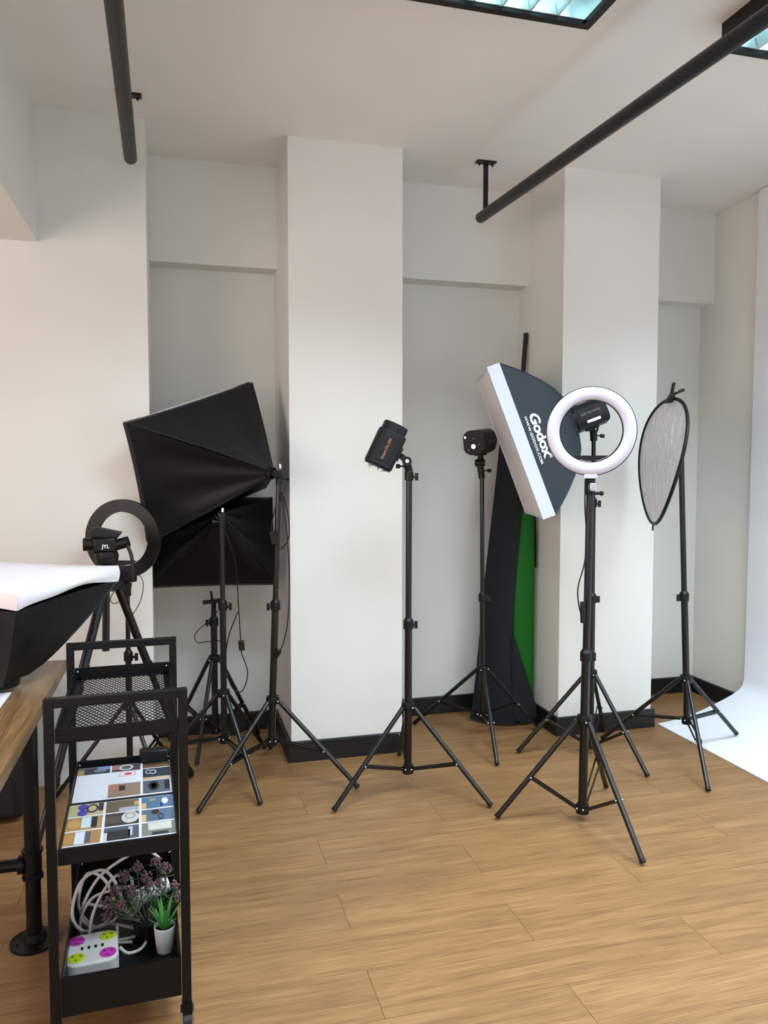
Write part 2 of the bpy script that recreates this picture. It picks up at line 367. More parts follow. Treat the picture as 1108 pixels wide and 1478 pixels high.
# ------------------------------------------------------------------ stands
def stand(label, base, top, hub, low, R, angs, joints, bf=.58, r0=.0165, feet=None, knob_dir=None, name='light_stand', legr=.0105):
    B = V((base[0], base[1], 0)); T = V(top); t = Thing(name, label, 'light stand', B, 'black tripod light stands')
    ax = lambda z: B + (T-B)*0 + V(((T.x-B.x)*z/T.z, (T.y-B.y)*z/T.z, z))
    zs = [low-.02]+list(joints)+[T.z]; r = r0
    for i in range(len(zs)-1):
        p = t.part('tube_section', MB().cyl(ax(zs[i]), ax(zs[i+1]), r, n=16), POLE, smooth=50)
        if i < len(zs)-2:
            z = zs[i+1]; a = ax(z); kd = V(knob_dir or (1, -.1, 0)).normalized()
            t.part('clamp_collar', MB().lathe([(r+.001, -.035), (r+.006, -.033), (r+.006, .002), (r+.003, .006), (r-.002, .014)], Matrix.Translation(a), 16), PLAST, p)
            kn = MB().cyl(a+V((0, 0, -.018)), a+V((0, 0, -.018))+kd*.033, .006, n=8)
            kk = a+V((0, 0, -.018))+kd*.033
            up = V((0, 0, 1)); sd = kd.cross(up)
            kn.bar(kk-up*.016, kk+up*.016, .008, .014, kd); t.part('clamp_knob', kn, PLAST, p)
        r -= .003
    hb = ax(hub)
    hm = MB().lathe([(r0, -.022), (r0+.011, -.02), (r0+.014, .0), (r0+.011, .012), (r0, .016)], Matrix.Translation(hb), 18)
    h = t.part('hub', hm, PLAST)
    lc = ax(low); l = t.part('lower_collar', MB().lathe([(r0-.004, -.024), (r0+.008, -.022), (r0+.008, .012), (r0, .014)], Matrix.Translation(lc), 18), PLAST)
    for i, a in enumerate(angs):
        a = math.radians(a); d = V((math.cos(a), math.sin(a), 0))
        F = B+d*R+V((0, 0, legr)) if not feet else V((feet[i][0], feet[i][1], legr+(feet[i][2] if len(feet[i]) > 2 else 0)))
        d2 = (F-B); d2.z = 0; d2.normalize()
        A = hb+d2*(r0+.012)+V((0, 0, -.008))
        lg = t.part('leg', MB().tube([A, A+(F-A)*.985], legr, 10), POLE, smooth=50)
        t.part('foot_cap', MB().tube([A+(F-A)*.975, A+(F-A)*.995, F], [legr+.0015, legr+.0015, legr-.002], 10), PLAST, lg, smooth=50)
        t.part('rivet', MB().sphere(A+d2.cross(V((0, 0, 1)))*.012, .0045), CHROME, h)
        J = A+(F-A)*bf; C0 = lc+d2*(r0+.008)
        sd = d2.cross(V((0, 0, 1)))
        br = t.part('brace', MB().bar(C0+sd*.0075, J+sd*.012, .004, .012).bar(C0-sd*.0075, J-sd*.012, .004, .012), POLE, smooth=0)
        m = MB()
        for e in (C0, J):
            for q in (-1, 1): m.sphere(e+sd*q*.014, .0045)
        t.part('rivet', m, CHROME, br)
        hm = MB().bar(hb, A, .016, .02); t.part('leg_lug', hm, PLAST, h, smooth=0)
    return t, ax
def ang(c, p): return math.degrees(math.atan2(p[1]-c[1], p[0]-c[0]))
def feet_stand(label, base, top, hub, low, feet, joints, **k):
    return stand(label, base, top, hub, low, .4, [ang(base, f) for f in feet], joints, feet=feet, **k)

s1 = feet_stand('black stand beside the middle pillar carrying the big tilted softbox', (.39, 3.40), (.44, 3.40, 1.36), .374, .188, [(.065, 3.137), (.75, 3.204), (.437, 3.79)], [.808], knob_dir=(-1, 0, 0))
s2 = feet_stand('black stand with a thin pole behind the tilted softbox', (.195, 3.50), (.195, 3.5, 1.18), .391, .181, [(.32, 3.148), (.41, 3.80), (-.16, 3.52)], [.80], r0=.0145)
s3 = feet_stand('short black stand with its clamp empty at the back of the niche', (.172, 3.88), (.172, 3.88, .70), .46, .10, [(.075, 3.66), (-.05, 4.04), (.40, 4.0)], [.655], knob_dir=(-1, 0, 0))
s588 = feet_stand('black stand in front of the middle pillar holding an upward-tilted strobe', (.959, 3.15), (.962, 3.15, 1.40), .377, .098, [(.599, 3.006), (1.238, 2.88), (1.035, 3.54)], [.745, 1.385])
s692 = feet_stand('black stand in front of the black and green backdrop', (1.53, 3.68), (1.515, 3.68, 1.36), .368, .121, [(1.236, 3.949), (1.439, 3.285), (1.86, 3.70)], [.75], r0=.014, knob_dir=(1, -.3, 0))
sgod = feet_stand('black stand carrying the strobe of the lettered softbox', (1.952, 3.326), (1.945, 3.326, 1.54), .406, .05, [(1.605, 3.414), (2.043, 2.979), (2.18, 3.575)], [.783, 1.25])
sring = feet_stand('black stand holding up the white ring light', (1.547, 2.69), (1.56, 2.69, 1.30), .412, .052, [(1.217, 2.781), (1.573, 2.312), (1.80, 2.93)], [.676], r0=.0175)
sref = feet_stand('black stand holding the silver reflector beside the white sweep', (2.385, 3.158), (2.315, 3.175, 1.62), .392, .188, [(2.74, 3.25, .042), (2.202, 2.774), (2.101, 3.47)], [.801], knob_dir=(-1, 0, 0))
sr2 = feet_stand('black stand of the black-backed ring light at the pink wall', (-.208, 3.40), (-.205, 3.40, .87), .40, .10, [(-.03, 3.70), (-.52, 3.40), (-.05, 3.12)], [.62], r0=.013, legr=.009)
# small clamp on the empty stand
m = MB().cyl((.172, 3.88, .695), (.172, 3.88, .75), .012).bar((.12, 3.88, .74), (.225, 3.88, .75), .02, .018).cyl((.205, 3.84, .725), (.205, 3.92, .725), .013)
m.bar((.165, 3.88, .75), (.16, 3.88, .795), .012, .02, (0, 1, 0))
single('swivel_clamp', m, PLAST, 'small black swivel clamp on top of the short empty stand', 'clamp', (.172, 3.88, .695))

# ------------------------------------------------------------------ strobes
def strobe(label, rear, n, side, words=None, wcol=ORANGE, silver_knob=True, length=.19, mountdir=None, joint=None, sticker=False, wsize=.016):
    """rear: centre of back panel; n: front direction; side: direction of lettered side"""
    n = V(n).normalized(); s = V(side); s = (s-n*s.dot(n)).normalized(); q = n.cross(s)
    M = basis(V(rear), s, q, n)
    t = Thing('studio_strobe', label, 'strobe', rear, 'black studio strobes')
    def oct(r, k=.62): return [(r*1.06*a, r*1.06*b) for a, b in ((1, -k+.12), (1, k-.12), (.86, .78), (k-.12, 1), (-k+.12, 1), (-.86, .78), (-1, k-.12), (-1, -k+.12), (-.86, -.78), (-k+.12, -1), (k-.12, -1), (.86, -.78))]
    b = t.part('body', MB().prism(oct(.058), 0, length*.80, M), STROBE, bevel=.004, smooth=25)
    t.part('front_ring', MB().lathe([(.050, length*.80), (.0545, length*.80), (.0545, length*.985), (.052, length), (.046, length), (.046, length*.9), (.01, length*.9)], M, 28), STROBE, smooth=40)
    t.part('flash_tube', MB().lathe([(.004, length*.9), (.02, length*.9), (.02, length*.93), (.004, length*.95)], M, 16), WHITEF, smooth=40)
    t.part('side_panel', MB().box((.056, -.03, length*.1), (.0635, .03, length*.7), M), PLAST, b, bevel=.002)
    rp = t.part('rear_panel', MB().prism(oct(.054), -.006, .001, M), PLAST, bevel=.002)
    if silver_knob: t.part('dial', MB().lathe([(.012, -.018), (.013, -.006)], M @ Matrix.Translation((0.0, .018, 0)), 16), CHROME, rp, smooth=40)
    for i, (x, y) in enumerate(((-.025, .01), (.026, .01), (-.02, -.02), (0, -.022), (.02, -.02), (-.03, .035), (.03, .035))):
        t.part('button', MB().box((x-.006, y-.003, -.009), (x+.006, y+.003, -.005), M), GREYP if i % 2 else PLAST, rp, smooth=0)
    t.part('jack', MB().cyl(M @ V((-.04, -.03, -.02)), M @ V((-.04, -.03, 0)), .006, n=10), CHROME, rp)
    if words:
        tm = text_mb(words, wsize, .0006); xform(tm, lambda p: M @ V((.0645, -p.y, length*.4+p.x)))
        t.part('lettering', tm, wcol, b, smooth=0)
    if sticker:
        stp = t.part('sticker', MB().box((.0605, -.046, length*.22), (.0640, -.034, length*.56), M), WRITE, b, smooth=0)
    if mountdir is not None:
        md = V(mountdir); md = (md-n*md.dot(n)).normalized(); c = V(rear)+n*length*.42
        J = V(joint)
        br = MB().bar(c+md*.054, c+md*.07, .05, .06, n).bar(c+md*.066, J, .026, .022, n)
        t.part('mount_bracket', br, PLAST, bevel=.002)
        sd = n.cross(md)
        jt = t.part('tilt_joint', MB().cyl(J-sd*.022, J+sd*.022, .02, n=16), PLAST, smooth=40)
        t.part('bolt', MB().cyl(J-sd*.026, J+sd*.026, .008, n=10), CHROME, jt)
    return t, M
def spigot(t, J, top, kdir=(-1, 0, 0)):
    J, top = V(J), V(top)
    s = t.part('spigot_socket', MB().cyl(J+V((0, 0, -.008)), V((top.x, top.y, top.z)), .017, n=16), PLAST, smooth=50)
    k = V(kdir).normalized(); c = (J+top)/2
    t.part('locking_screw', MB().cyl(c, c+k*.034, .004, n=8).cyl(c+k*.034, c+k*.052, .010, n=10), PLAST, s, smooth=40)


WR, WU, WF = V((.965, -.261, 0)), V((.015, .054, .998)), V((.261, .964, -.056))   # right / up / depth across the room
J1 = (.952, 3.147, 1.432)
st, _ = strobe('black strobe tilted steeply upward with orange lettering on its side', (.823, 3.15, 1.415), WR*.42+WU*.9, -WF+WR*.1, 'Smart DL-250', ORANGE, mountdir=WR*.9-WU*.42, joint=J1)
spigot(st, J1, (.962, 3.15, 1.392), (-1, .2, 0))
J2 = (1.508, 3.69, 1.432)
st, _ = strobe('black strobe with its dial panel turned to the room', (1.452, 3.63, 1.532), WR*.46+WU*.15+WF*.87, WR*.8-WF*.6, 'Smart DL-250', GREYP, mountdir=-WU, joint=J2)
spigot(st, J2, (1.515, 3.68, 1.352), (1, -.2, 0))
GN = V((-.897, .266, -.354)); GU = V((.285, .959, -.002)); GV = V((-.339, .103, .935)); GB = V((1.817, 3.312, 1.625))
J3 = (1.942, 3.325, 1.592)
st, _ = strobe('black strobe with a white sticker, fitted into the lettered softbox', GB-GN*.16, GN, -GU*.98+GV*.2, 'Smart DL-250', GREYP, mountdir=-GV, joint=J3, sticker=True)
spigot(st, J3, (1.945, 3.326, 1.535), (1, -.2, -.1))

# ------------------------------------------------------------------ softboxes
def softbox(label, a, n, u, v, D, W, H, lip, bodym, lipm, pw=1.0, sag=.06, edge=.03, r0=.055, bulge=.01, lipsag=0, shear=(0, 0, 0), dedge=None, scallop=0, name='softbox', fold=0.0, group='rectangular softboxes'):
    a, n, u, v = V(a), V(n), V(u), V(v)
    t = Thing(name, label, 'softbox', a, group)
    Db = D-lip; sh = V(shear); dedge = edge if dedge is None else dedge
    def rim(side, k):          # side 0:+u 1:+v 2:-u 3:-v ; k in -1..1
        e = 1-edge*(1-k*k)
        return ((W/2*e, H/2*k), (-W/2*k, H/2*e), (-W/2*e, -H/2*k), (W/2*k, -H/2*e))[side]
    def pf(side, s_, k, off=0):
        x1, y1 = rim(side, k)
        c = ((r0, r0*k), (-r0*k, r0), (-r0, -r0*k), (r0*k, -r0))[side]
        g = s_**pw; sg = 1-sag*(1-k*k)*math.sin(PI*min(1, s_))
        wv = fold*math.sin(k*7+side)*s_*(1-s_)*4
        x = (c[0]+(x1-c[0])*g)*sg; y = (c[1]+(y1-c[1])*g)*sg
        o = (u*1, v*1, -u, -v)[side]
        return a+n*(Db*s_)+sh*s_+u*x+v*y+o*(off+wv)
    for sd in range(4):
        p = t.part('fabric_panel', MB().grid(lambda i, j, sd=sd: pf(sd, i, 2*j-1), 14, 16), bodym, smooth=50, solid=.003)
        # seam rib along the corner
        t.part('rib_seam', MB().tube([pf(sd, i/10, 1) for i in range(11)], .0035, 6), bodym, p, smooth=60)
    def lp(side, k, d, o=0):
        x, y = rim(side, k); f = 1+o
        return a+sh+n*(D-lip+lip*d)+u*x*f+v*y*f - n*(lipsag*(1-k*k)*d) + n*(scallop*(1-k*k)+scallop*.25*math.sin(5*k+side))*(1-d)
    lm = MB()
    for sd in range(4): lm.grid(lambda i, j, sd=sd: lp(sd, 2*j-1, i, .004+.012*math.sin(PI*i)*(scallop > 0)), 4, 16)
    t.part('rim_band', lm, lipm, smooth=40, solid=.004)
    def df(i, j):
        x, y = 2*i-1, 2*j-1; e1 = 1-edge*(1-y*y); e2 = 1-(dedge if y > 0 else edge)*(1-x*x)
        return a+sh+n*(D-.004+bulge*(1-x*x)*(1-y*y)-lipsag*min(1, max(1-x*x, 1-y*y)))+u*x*W/2*e1*.995+v*y*H/2*e2*.995
    t.part('diffuser', MB().grid(df, 14, 14), WHITEF, smooth=60, solid=.002)
    t.part('speed_ring', MB().lathe([(r0+.001, -.02), (r0+.006, -.018), (r0+.006, .012), (r0-.004, .014)], basis(a, u, v, n), 24, caps=False), METAL, smooth=40)
    return t, pf
def rotb(y, p, r):
    cy, sy, cp, sp, cr, sr = math.cos(y), math.sin(y), math.cos(p), math.sin(p), math.cos(r), math.sin(r)
    n = V((sy*cp, cy*cp, sp)); u0 = V((cy, -sy, 0)); v0 = u0.cross(n); return n, u0*cr+v0*sr, -u0*sr+v0*cr
nA, uA, vA = rotb(-.712, .148, .318)
softbox('large black softbox tilted on the stand beside the middle pillar', (.395, 3.37, 1.385), nA, uA, vA, .443, .741, .547, .03, FABRIC, FABRIC, sag=.05, edge=.03, r0=.022, bulge=.03, fold=.006, dedge=-.01)
nB = V((-.02, .35, -.15)).normalized(); uB = V((1, 0, .0)); uB = (uB-nB*uB.dot(nB)).normalized(); vB = uB.cross(nB)
softbox('black softbox facing the wall behind the larger tilted one', (.19, 3.51, 1.19), nB, uB, vB, .37, .60, .45, .025, FABRIC, FABRIC, sag=.07, edge=.02, r0=.02, bulge=.0, fold=.012)
gs, gpf = softbox('tilted softbox with white rim and Godox lettering', GB, GN, GU, GV, .322, .50, .716, .058, NAVY, WLIP, pw=.62, sag=.02, edge=.012, r0=.06, bulge=-.012)
# lettering printed on the panel that faces the room (side 2 = -u)
def on_panel(s0, k0, al=1):
    def f(p):   # text x runs down the panel, text y towards the apex
        k = k0 + p.x/(.716/2)*al; return gpf(2, s0-p.y/.36, k, .004)
    return f
t1 = xform(text_mb('Godox', .086, .0025, .95), on_panel(.75, .0)); gs.part('lettering', t1, WRITE, smooth=0)
t2 = xform(text_mb('WWW.GODOX.COM', .024, .0004, 1.05), on_panel(.90, .04)); gs.part('lettering', t2, WRITE, smooth=0)
t3 = xform(text_mb('\u00ae', .03, .0003), on_panel(.70, .36)); gs.part('lettering', t3, WRITE, smooth=0)
# softbox lying face up on the table
nT = V((.03, -.03, 1)).normalized()
Rr, Nn = V((-.20, 2.76, 1.075)), V((-.42, 2.27, 1.055))
vT = (Rr-Nn).normalized(); vT = (vT-nT*vT.dot(nT)).normalized(); uT = vT.cross(nT)
cT = (Rr+Nn)/2-uT*.35
aT = V((-.52, 2.45, .785)); softbox('white-faced black softbox lying face up on the wooden table', aT, nT, uT, vT, .28, .70, .55, .05, FABRIC, WHITEF, shear=cT-aT-nT*.28, sag=.05, edge=.035, r0=.06, bulge=.03, lipsag=.012, pw=.85, scallop=.016)

# heads on the softbox stands
def lamp_head(label, a, n, top, kd):
    a, n, top = V(a), V(n).normalized(), V(top)
    t = Thing('lamp_holder', label, 'lamp holder', top, 'lamp holders of the softbox stands')
    t.part('socket', MB().cyl(a+n*.03, a-n*.035, .017, n=16), PLAST, smooth=40)
    t.part('hinge', MB().bar(a-n*.03, top+V((0, 0, .02)), .016, .02).cyl(top+V((0, -.018, .02)), top+V((0, .018, .02)), .012, n=12), PLAST, smooth=40)
    t.part('spigot_socket', MB().cyl(top+V((0, 0, -.03)), top+V((0, 0, .02)), .016, n=14), PLAST, smooth=40)
    k = V(kd); t.part('locking_screw', MB().cyl(top, top+k*.04, .005, n=8).cyl(top+k*.03, top+k*.045, .012, n=10), PLAST, smooth=40)
    t.part('pin', MB().cyl(top+V((.004, -.004, .04)), top+V((.004, -.004, .062)), .006, n=8), CHROME)
lamp_head('black lamp holder behind the large tilted softbox', (.395, 3.37, 1.385), nA, (.44, 3.40, 1.36), (1, -.2, 0))
lamp_head('black lamp holder of the softbox facing the wall', (.19, 3.51, 1.19), nB, (.195, 3.49, 1.165), (-1, -.2, 0))

# ------------------------------------------------------------------ ring lights
def ring_light(label, c, n, up0, R, rt_, whitefront=True, tilt=0):
    c = V(c); n = V(n).normalized(); u = V(up0); u = (u-n*u.dot(n)).normalized(); r = u.cross(n)
    M = basis(c, r, u, n); t = Thing('ring_light', label, 'ring light', c-u*(R+.02), 'ring lights on stands')
    Rm = R-rt_; seg = 56
    def tor(half):
        m = MB(); vs = []; K = 10
        for i in range(seg):
            a = 2*PI*i/seg
            for k in range(K+1):
                b = PI*k/K
                rr = Rm+rt_*math.cos(b); z = (.016*math.sin(b)) if half else (-.012 if 0 < k < K else 0)
                vs.append(M @ V((rr*math.cos(a), rr*math.sin(a), z)))
        fs = [(i*(K+1)+k, ((i+1) % seg)*(K+1)+k, ((i+1) % seg)*(K+1)+k+1, i*(K+1)+k+1) for i in range(seg) for k in range(K)]
        return m.add(vs, fs)
    t.part('diffuser', tor(True), RINGW, smooth=50)
    bm = MB(); prof = [(Rm-rt_-.002, .004), (Rm-rt_-.002, -.016), (Rm+rt_+.002, -.016), (Rm+rt_+.002, .004)]
    vs = []; K = 4
    for i in range(seg):
        a = 2*PI*i/seg
        for rr, z in prof: vs.append(M @ V((rr*math.cos(a), rr*math.sin(a), z)))
    fs = [(i*K+k, ((i+1) % seg)*K+k, ((i+1) % seg)*K+(k+1) % K, i*K+(k+1) % K) for i in range(seg) for k in range(3)]
    t.part('back_shell', bm.add(vs, fs), PLAST, smooth=30)
    # bracket across the lower inside of the ring and the neck below it
    h = Rm-rt_-.005
    cr = [(h*math.sin(a), -h*math.cos(a)) for a in [(-.62+1.24*i/10) for i in range(11)]]
    t.part('mount_plate', MB().prism(cr, -.016, -.006, M), PLAST, smooth=0)
    t.part('neck', MB().prism([(-.022, -R+.008), (-.028, -R-.012), (.028, -R-.012), (.022, -R+.008)], -.014, .01, M), RINGW if whitefront else PLAST, smooth=0, bevel=.002)
    return t, M
ring_n = -WF*.97-WR*.12+WU*-.12
rl, RM = ring_light('white ring light in front of the strobe of the lettered softbox', (1.545, 2.66, 1.545), ring_n, (0, 0, 1), .169, .0245)
m = MB().cyl((1.555, 2.685, 1.355), (1.56, 2.688, 1.30), .019, n=14); rl.part('ball_mount', MB().sphere((1.553, 2.678, 1.365), .016).cyl((1.553, 2.678, 1.36), (1.556, 2.684, 1.33), .017), PLAST, smooth=40)
rl.part('phone_clip', MB().box((1.542, 2.655, 1.315), (1.572, 2.675, 1.345)), CHROME, bevel=.002)
rl.part('spigot_socket', m, PLAST, smooth=40)
rl.part('locking_screw', MB().cyl((1.56, 2.688, 1.305), (1.60, 2.68, 1.305), .006, n=8).sphere((1.604, 2.679, 1.305), .010), PLAST, smooth=40)
r2, RM2 = ring_light('black-backed ring light turned to the pink wall', (-.215, 3.40, 1.107), WF*.93+WR*.15+WU*.05, (0, 0, 1), .165, .0245, whitefront=False)
r2.part('ball_mount', MB().sphere((-.208, 3.40, .915), .017).cyl((-.206, 3.4, .92), (-.205, 3.40, .865), .016), PLAST, smooth=40)
r2.part('neck_block', MB().box((-.25, 3.375, .925), (-.165, 3.41, .975)), PLAST, bevel=.006)
ch = MB().tube(smoothpts([(-.13, 3.33, 1.12), (-.135, 3.33, 1.07), (-.175, 3.36, 1.0), (-.20, 3.39, .955)]), .006, 8)

# ------------------------------------------------------------------ camera tripod
tb = V((-.258, 3.20, 0))
tp = Thing('camera_tripod', 'tall black camera tripod with a pan head beside the pink wall', 'tripod', tb)
ap = tb+V((0, 0, .95))
for a, rr in ((46, .44), (128, .44), (236, .44)):
    a = math.radians(a); d = V((math.cos(a), math.sin(a), 0)); A = ap+d*.035+V((0, 0, -.01)); F = tb+d*rr+V((0, 0, .014))
    lg = tp.part('leg', MB().cyl(A, A+(F-A)*.42, .017, n=12), POLE, smooth=50)
    tp.part('leg_section', MB().cyl(A+(F-A)*.40, A+(F-A)*.74, .0135, n=12), POLE, lg, smooth=50)
    tp.part('leg_section', MB().cyl(A+(F-A)*.72, A+(F-A)*.99, .011, n=12), POLE, lg, smooth=50)
    for q, r_ in ((.41, .021), (.73, .0175)): tp.part('flip_lock', MB().cyl(A+(F-A)*(q-.03), A+(F-A)*(q+.025), r_, n=10), PLAST, lg, smooth=40)
    tp.part('rubber_foot', MB().tube([A+(F-A)*.96, A+(F-A)*.99, F], [.015, .017, .013], 12), PLAST, lg, smooth=50)
tp.part('centre_column', MB().cyl(tb+V((-.02, 0, .68)), tb+V((-.012, 0, 1.03)), .0145, n=14), POLE, smooth=50)
tp.part('shoulder', MB().lathe([(.03, -.03), (.05, -.02), (.05, .012), (.03, .03)], Matrix.Translation(ap), 20), PLAST, smooth=40)
hc = tb+V((-.01, 0, 0))
tp.part('collar_band', MB().lathe([(.026, 1.005), (.033, 1.008), (.033, 1.022), (.028, 1.026)], Matrix.Translation(hc), 20), BLUE, smooth=40)
tp.part('pan_base', MB().lathe([(.024, .985), (.03, .99), (.03, 1.02), (.042, 1.03), (.046, 1.06), (.042, 1.075)], Matrix.Translation(hc), 24), PLAST, smooth=40)
hd = tp.part('pan_head', MB().box(tuple(hc+V((-.05, -.035, 1.07))), tuple(hc+V((.04, .035, 1.135)))), PLAST, bevel=.012)
tm = xform(text_mb('JYL', .02, .0004), lambda p: hc+V((p.x-.0, -.0365, 1.098+p.y))); tp.part('lettering', tm, WRITE, hd, smooth=0)
tp.part('quick_release_plate', MB().prism([(-.055, 1.135), (.045, 1.13), (.06, 1.15), (-.03, 1.172), (-.055, 1.165)], -.035, .035, basis(hc, (1, 0, 0), (0, 0, 1), (0, -1, 0))), PLAST, bevel=.003)
tp.part('side_knob', MB().cyl(hc+V((-.085, 0, 1.105)), hc+V((-.048, 0, 1.105)), .026, n=16), PLAST, smooth=40)
tp.part('handle_clamp', MB().cyl(hc+V((.035, -.01, 1.10)), hc+V((.085, -.015, 1.115)), .022, n=14), PLAST, smooth=40)
tp.part('pan_handle', MB().tube(smoothpts([hc+V((.075, -.02, 1.11)), hc+V((.095, -.04, 1.06)), hc+V((.10, -.06, 1.0)), hc+V((.102, -.07, .96))]), .007, 8), PLAST, smooth=50)

# ------------------------------------------------------------------ reflector
RC = V((2.258, 3.24, 1.437)); rv = V((.03, -.03, .307)).normalized(); ru = V((.056, .24, -.08)); ru = (ru-rv*ru.dot(rv)).normalized(); rn = ru.cross(rv)
if rn.dot(V((0, 0, 1.4))-RC) < 0: rn = -rn
rf = Thing('reflector', 'round silver collapsible reflector with black rim hanging from a clamp', 'reflector', RC-rv*.3)
def rp_(rr, a): 
    wv = .02*math.sin(2*a+.6)*rr*rr
    return RC+ru*(.285*rr*math.cos(a))+rv*(.303*rr*math.sin(a))+rn*wv
m = MB(); seg, K = 64, 14; vs = [RC]
for k in range(1, K+1):
    for i in range(seg):
        a = 2*PI*i/seg; rr = k/K
        vs.append(rp_(rr, a)+rn*(.004*math.sin(9*a+3*k*.4)*rr*(1-rr)*3+.003*math.sin(23*a-1.3*k)*rr*(1-rr)*2))
fs = [(0, 1+i, 1+(i+1) % seg) for i in range(seg)]+[(1+(k-1)*seg+i, 1+k*seg+i, 1+k*seg+(i+1) % seg, 1+(k-1)*seg+(i+1) % seg) for k in range(1, K) for i in range(seg)]
rf.part('silver_cloth', m.add(vs, fs), SILVER, smooth=60, solid=.002)
rf.part('rim', MB().tube([rp_(1.0, 2*PI*i/seg) for i in range(seg)], .0085, 8, closed=True), FABRIC, smooth=60)
bp_ = rp_(1.0, -PI/2)
rf.part('zip_tail', MB().bar(bp_, bp_-rv*.035+V((.005, 0, 0)), .008, .004), PLAST, smooth=0)
ct = RC+rv*.303
cl = Thing('spring_clamp', 'black spring clamp biting the rim of the silver reflector', 'clamp', ct)
cl.part('jaw', MB().prism([(-.028, -.025), (.004, -.02), (.016, .01), (.008, .02), (-.004, .025), (-.02, .0)], -.012, .012, basis(ct, WR, V((0, 0, 1)), -WF)), PLAST, bevel=.003)
cl.part('handle', MB().bar(ct+V((0, 0, .012)), ct+WR*.012+V((0, 0, .075)), .012, .018, (0, 1, 0)), PLAST, bevel=.004)
cl.part('handle', MB().bar(ct+WR*.01+V((0, 0, .02)), ct+WR*.062+V((0, 0, .042)), .014, .016, (0, 1, 0)), PLAST, bevel=.004)
cl.part('spring', MB().tube([ct+WR*(.018+.006*math.cos(t*.9))+V((0, 0, .028+.006*math.sin(t*.9)))+WF*(-.014+.0022*t) for t in range(14)], .002, 6), CHROME, smooth=50)
cl.part('arm', MB().tube([ct+WR*.018+V((0, 0, .0)), V((2.325, 3.175, 1.66)), V((2.318, 3.175, 1.60))], .011, 10), PLAST, smooth=50)

# ------------------------------------------------------------------ leaning backdrop in the corner
bd = Thing('backdrop_roll', 'black and green cloth backdrop leaning in the corner on a black pole', 'backdrop', (1.72, 3.95, 0))
bd.part('pole', MB().cyl((1.72, 3.93, .01), (1.905, 4.0, 2.16), .0135, n=14), POLE, smooth=50)
def loft(rows, sub=4):
    rows2 = list(zip(*[smoothpts(c, sub) for c in zip(*rows)])); rows3 = [smoothpts(r, 4) for r in rows2]
    m = MB(); n = len(rows3[0]); vs = [p for r in rows3 for p in r]
    return m.add(vs, [(i*n+j, i*n+j+1, (i+1)*n+j+1, (i+1)*n+j) for i in range(len(rows3)-1) for j in range(n-1)])
def col(z, xs, ys): return [V((x, y, z)) for x, y in zip(xs, ys)]
blk = [col(1.75, (1.75, 1.775, 1.81, 1.85, 1.87), (3.95, 3.92, 3.90, 3.90, 3.93)),
       col(1.35, (1.711, 1.745, 1.79, 1.83, 1.85), (3.95, 3.89, 3.855, 3.85, 3.88)),
       col(.74, (1.642, 1.685, 1.73, 1.765, 1.785), (3.95, 3.875, 3.835, 3.825, 3.85)),
       col(.40, (1.612, 1.66, 1.71, 1.75, 1.775), (3.95, 3.865, 3.82, 3.81, 3.835)),
       col(.15, (1.585, 1.64, 1.70, 1.75, 1.79), (3.945, 3.855, 3.81, 3.80, 3.82)),
       col(.012, (1.560, 1.63, 1.70, 1.76, 1.80), (3.94, 3.845, 3.80, 3.79, 3.805))]
bd.part('black_cloth', loft(blk), BLACKC, smooth=60, solid=.006)
grn = [col(1.70, (1.81, 1.84, 1.87, 1.885), (3.93, 3.91, 3.91, 3.95)),
       col(1.15, (1.785, 1.825, 1.875, 1.897), (3.87, 3.845, 3.835, 3.86)),
       col(.60, (1.75, 1.80, 1.87, 1.896), (3.845, 3.82, 3.815, 3.85)),
       col(.25, (1.75, 1.80, 1.865, 1.893), (3.83, 3.815, 3.81, 3.84)),
       col(.10, (1.77, 1.81, 1.86, 1.885), (3.825, 3.81, 3.808, 3.83)),
       col(.012, (1.77, 1.80, 1.83, 1.85), (3.815, 3.805, 3.805, 3.82))]
bd.part('green_cloth', loft(grn), GREEN, smooth=60, solid=.005)
flp = [col(.50, (1.745, 1.75, 1.756), (3.81, 3.80, 3.80)), col(.32, (1.745, 1.78, 1.814), (3.80, 3.785, 3.79)), col(.16, (1.75, 1.81, 1.868), (3.795, 3.78, 3.785)), col(.07, (1.755, 1.82, 1.885), (3.79, 3.775, 3.78)), col(.03, (1.765, 1.82, 1.875), (3.79, 3.775, 3.78))]
bd.part('black_flap', loft(flp), BLACKC, smooth=60, solid=.005)
edg = [col(1.55, (1.885, 1.895), (3.90, 3.93)), col(1.1, (1.898, 1.908), (3.84, 3.87)), col(.86, (1.90, 1.908), (3.835, 3.87))]
bd.part('black_hem', loft(edg), BLACKC, smooth=60, solid=.006)

# ------------------------------------------------------------------ table
TZ = .75; tx1, tx0, ty0, ty1 = -.368, -1.15, .75, 2.79
tt = Thing('work_table', 'wooden table top on black pipe legs at the left', 'table', (-.76, 1.77, 0))
tt.part('table_top', MB().box((tx0, ty0, TZ-.035), (tx1, ty1, TZ)), TABLEW, smooth=0, bevel=.003)
def pipe_leg(x, y):
    l = tt.part('leg', MB().cyl((x, y, .012), (x, y, TZ-.035), .0215, n=18), METAL, smooth=50)
    tt.part('floor_flange', MB().lathe([(.068, 0), (.068, .008), (.034, .014), (.03, .035), (.0215, .036)], Matrix.Translation((x, y, 0)), 24), METAL, l, smooth=30)
    for a in range(4): tt.part('flange_bolt', MB().sphere((x+.052*math.cos(a*PI/2+.5), y+.052*math.sin(a*PI/2+.5), .010), .006), METAL, l)
    tt.part('tee_fitting', MB().lathe([(.022, .195), (.030, .197), (.030, .206), (.026, .208), (.026, .272), (.030, .274), (.030, .283), (.022, .285)], Matrix.Translation((x, y, 0)), 20), METAL, l, smooth=30)
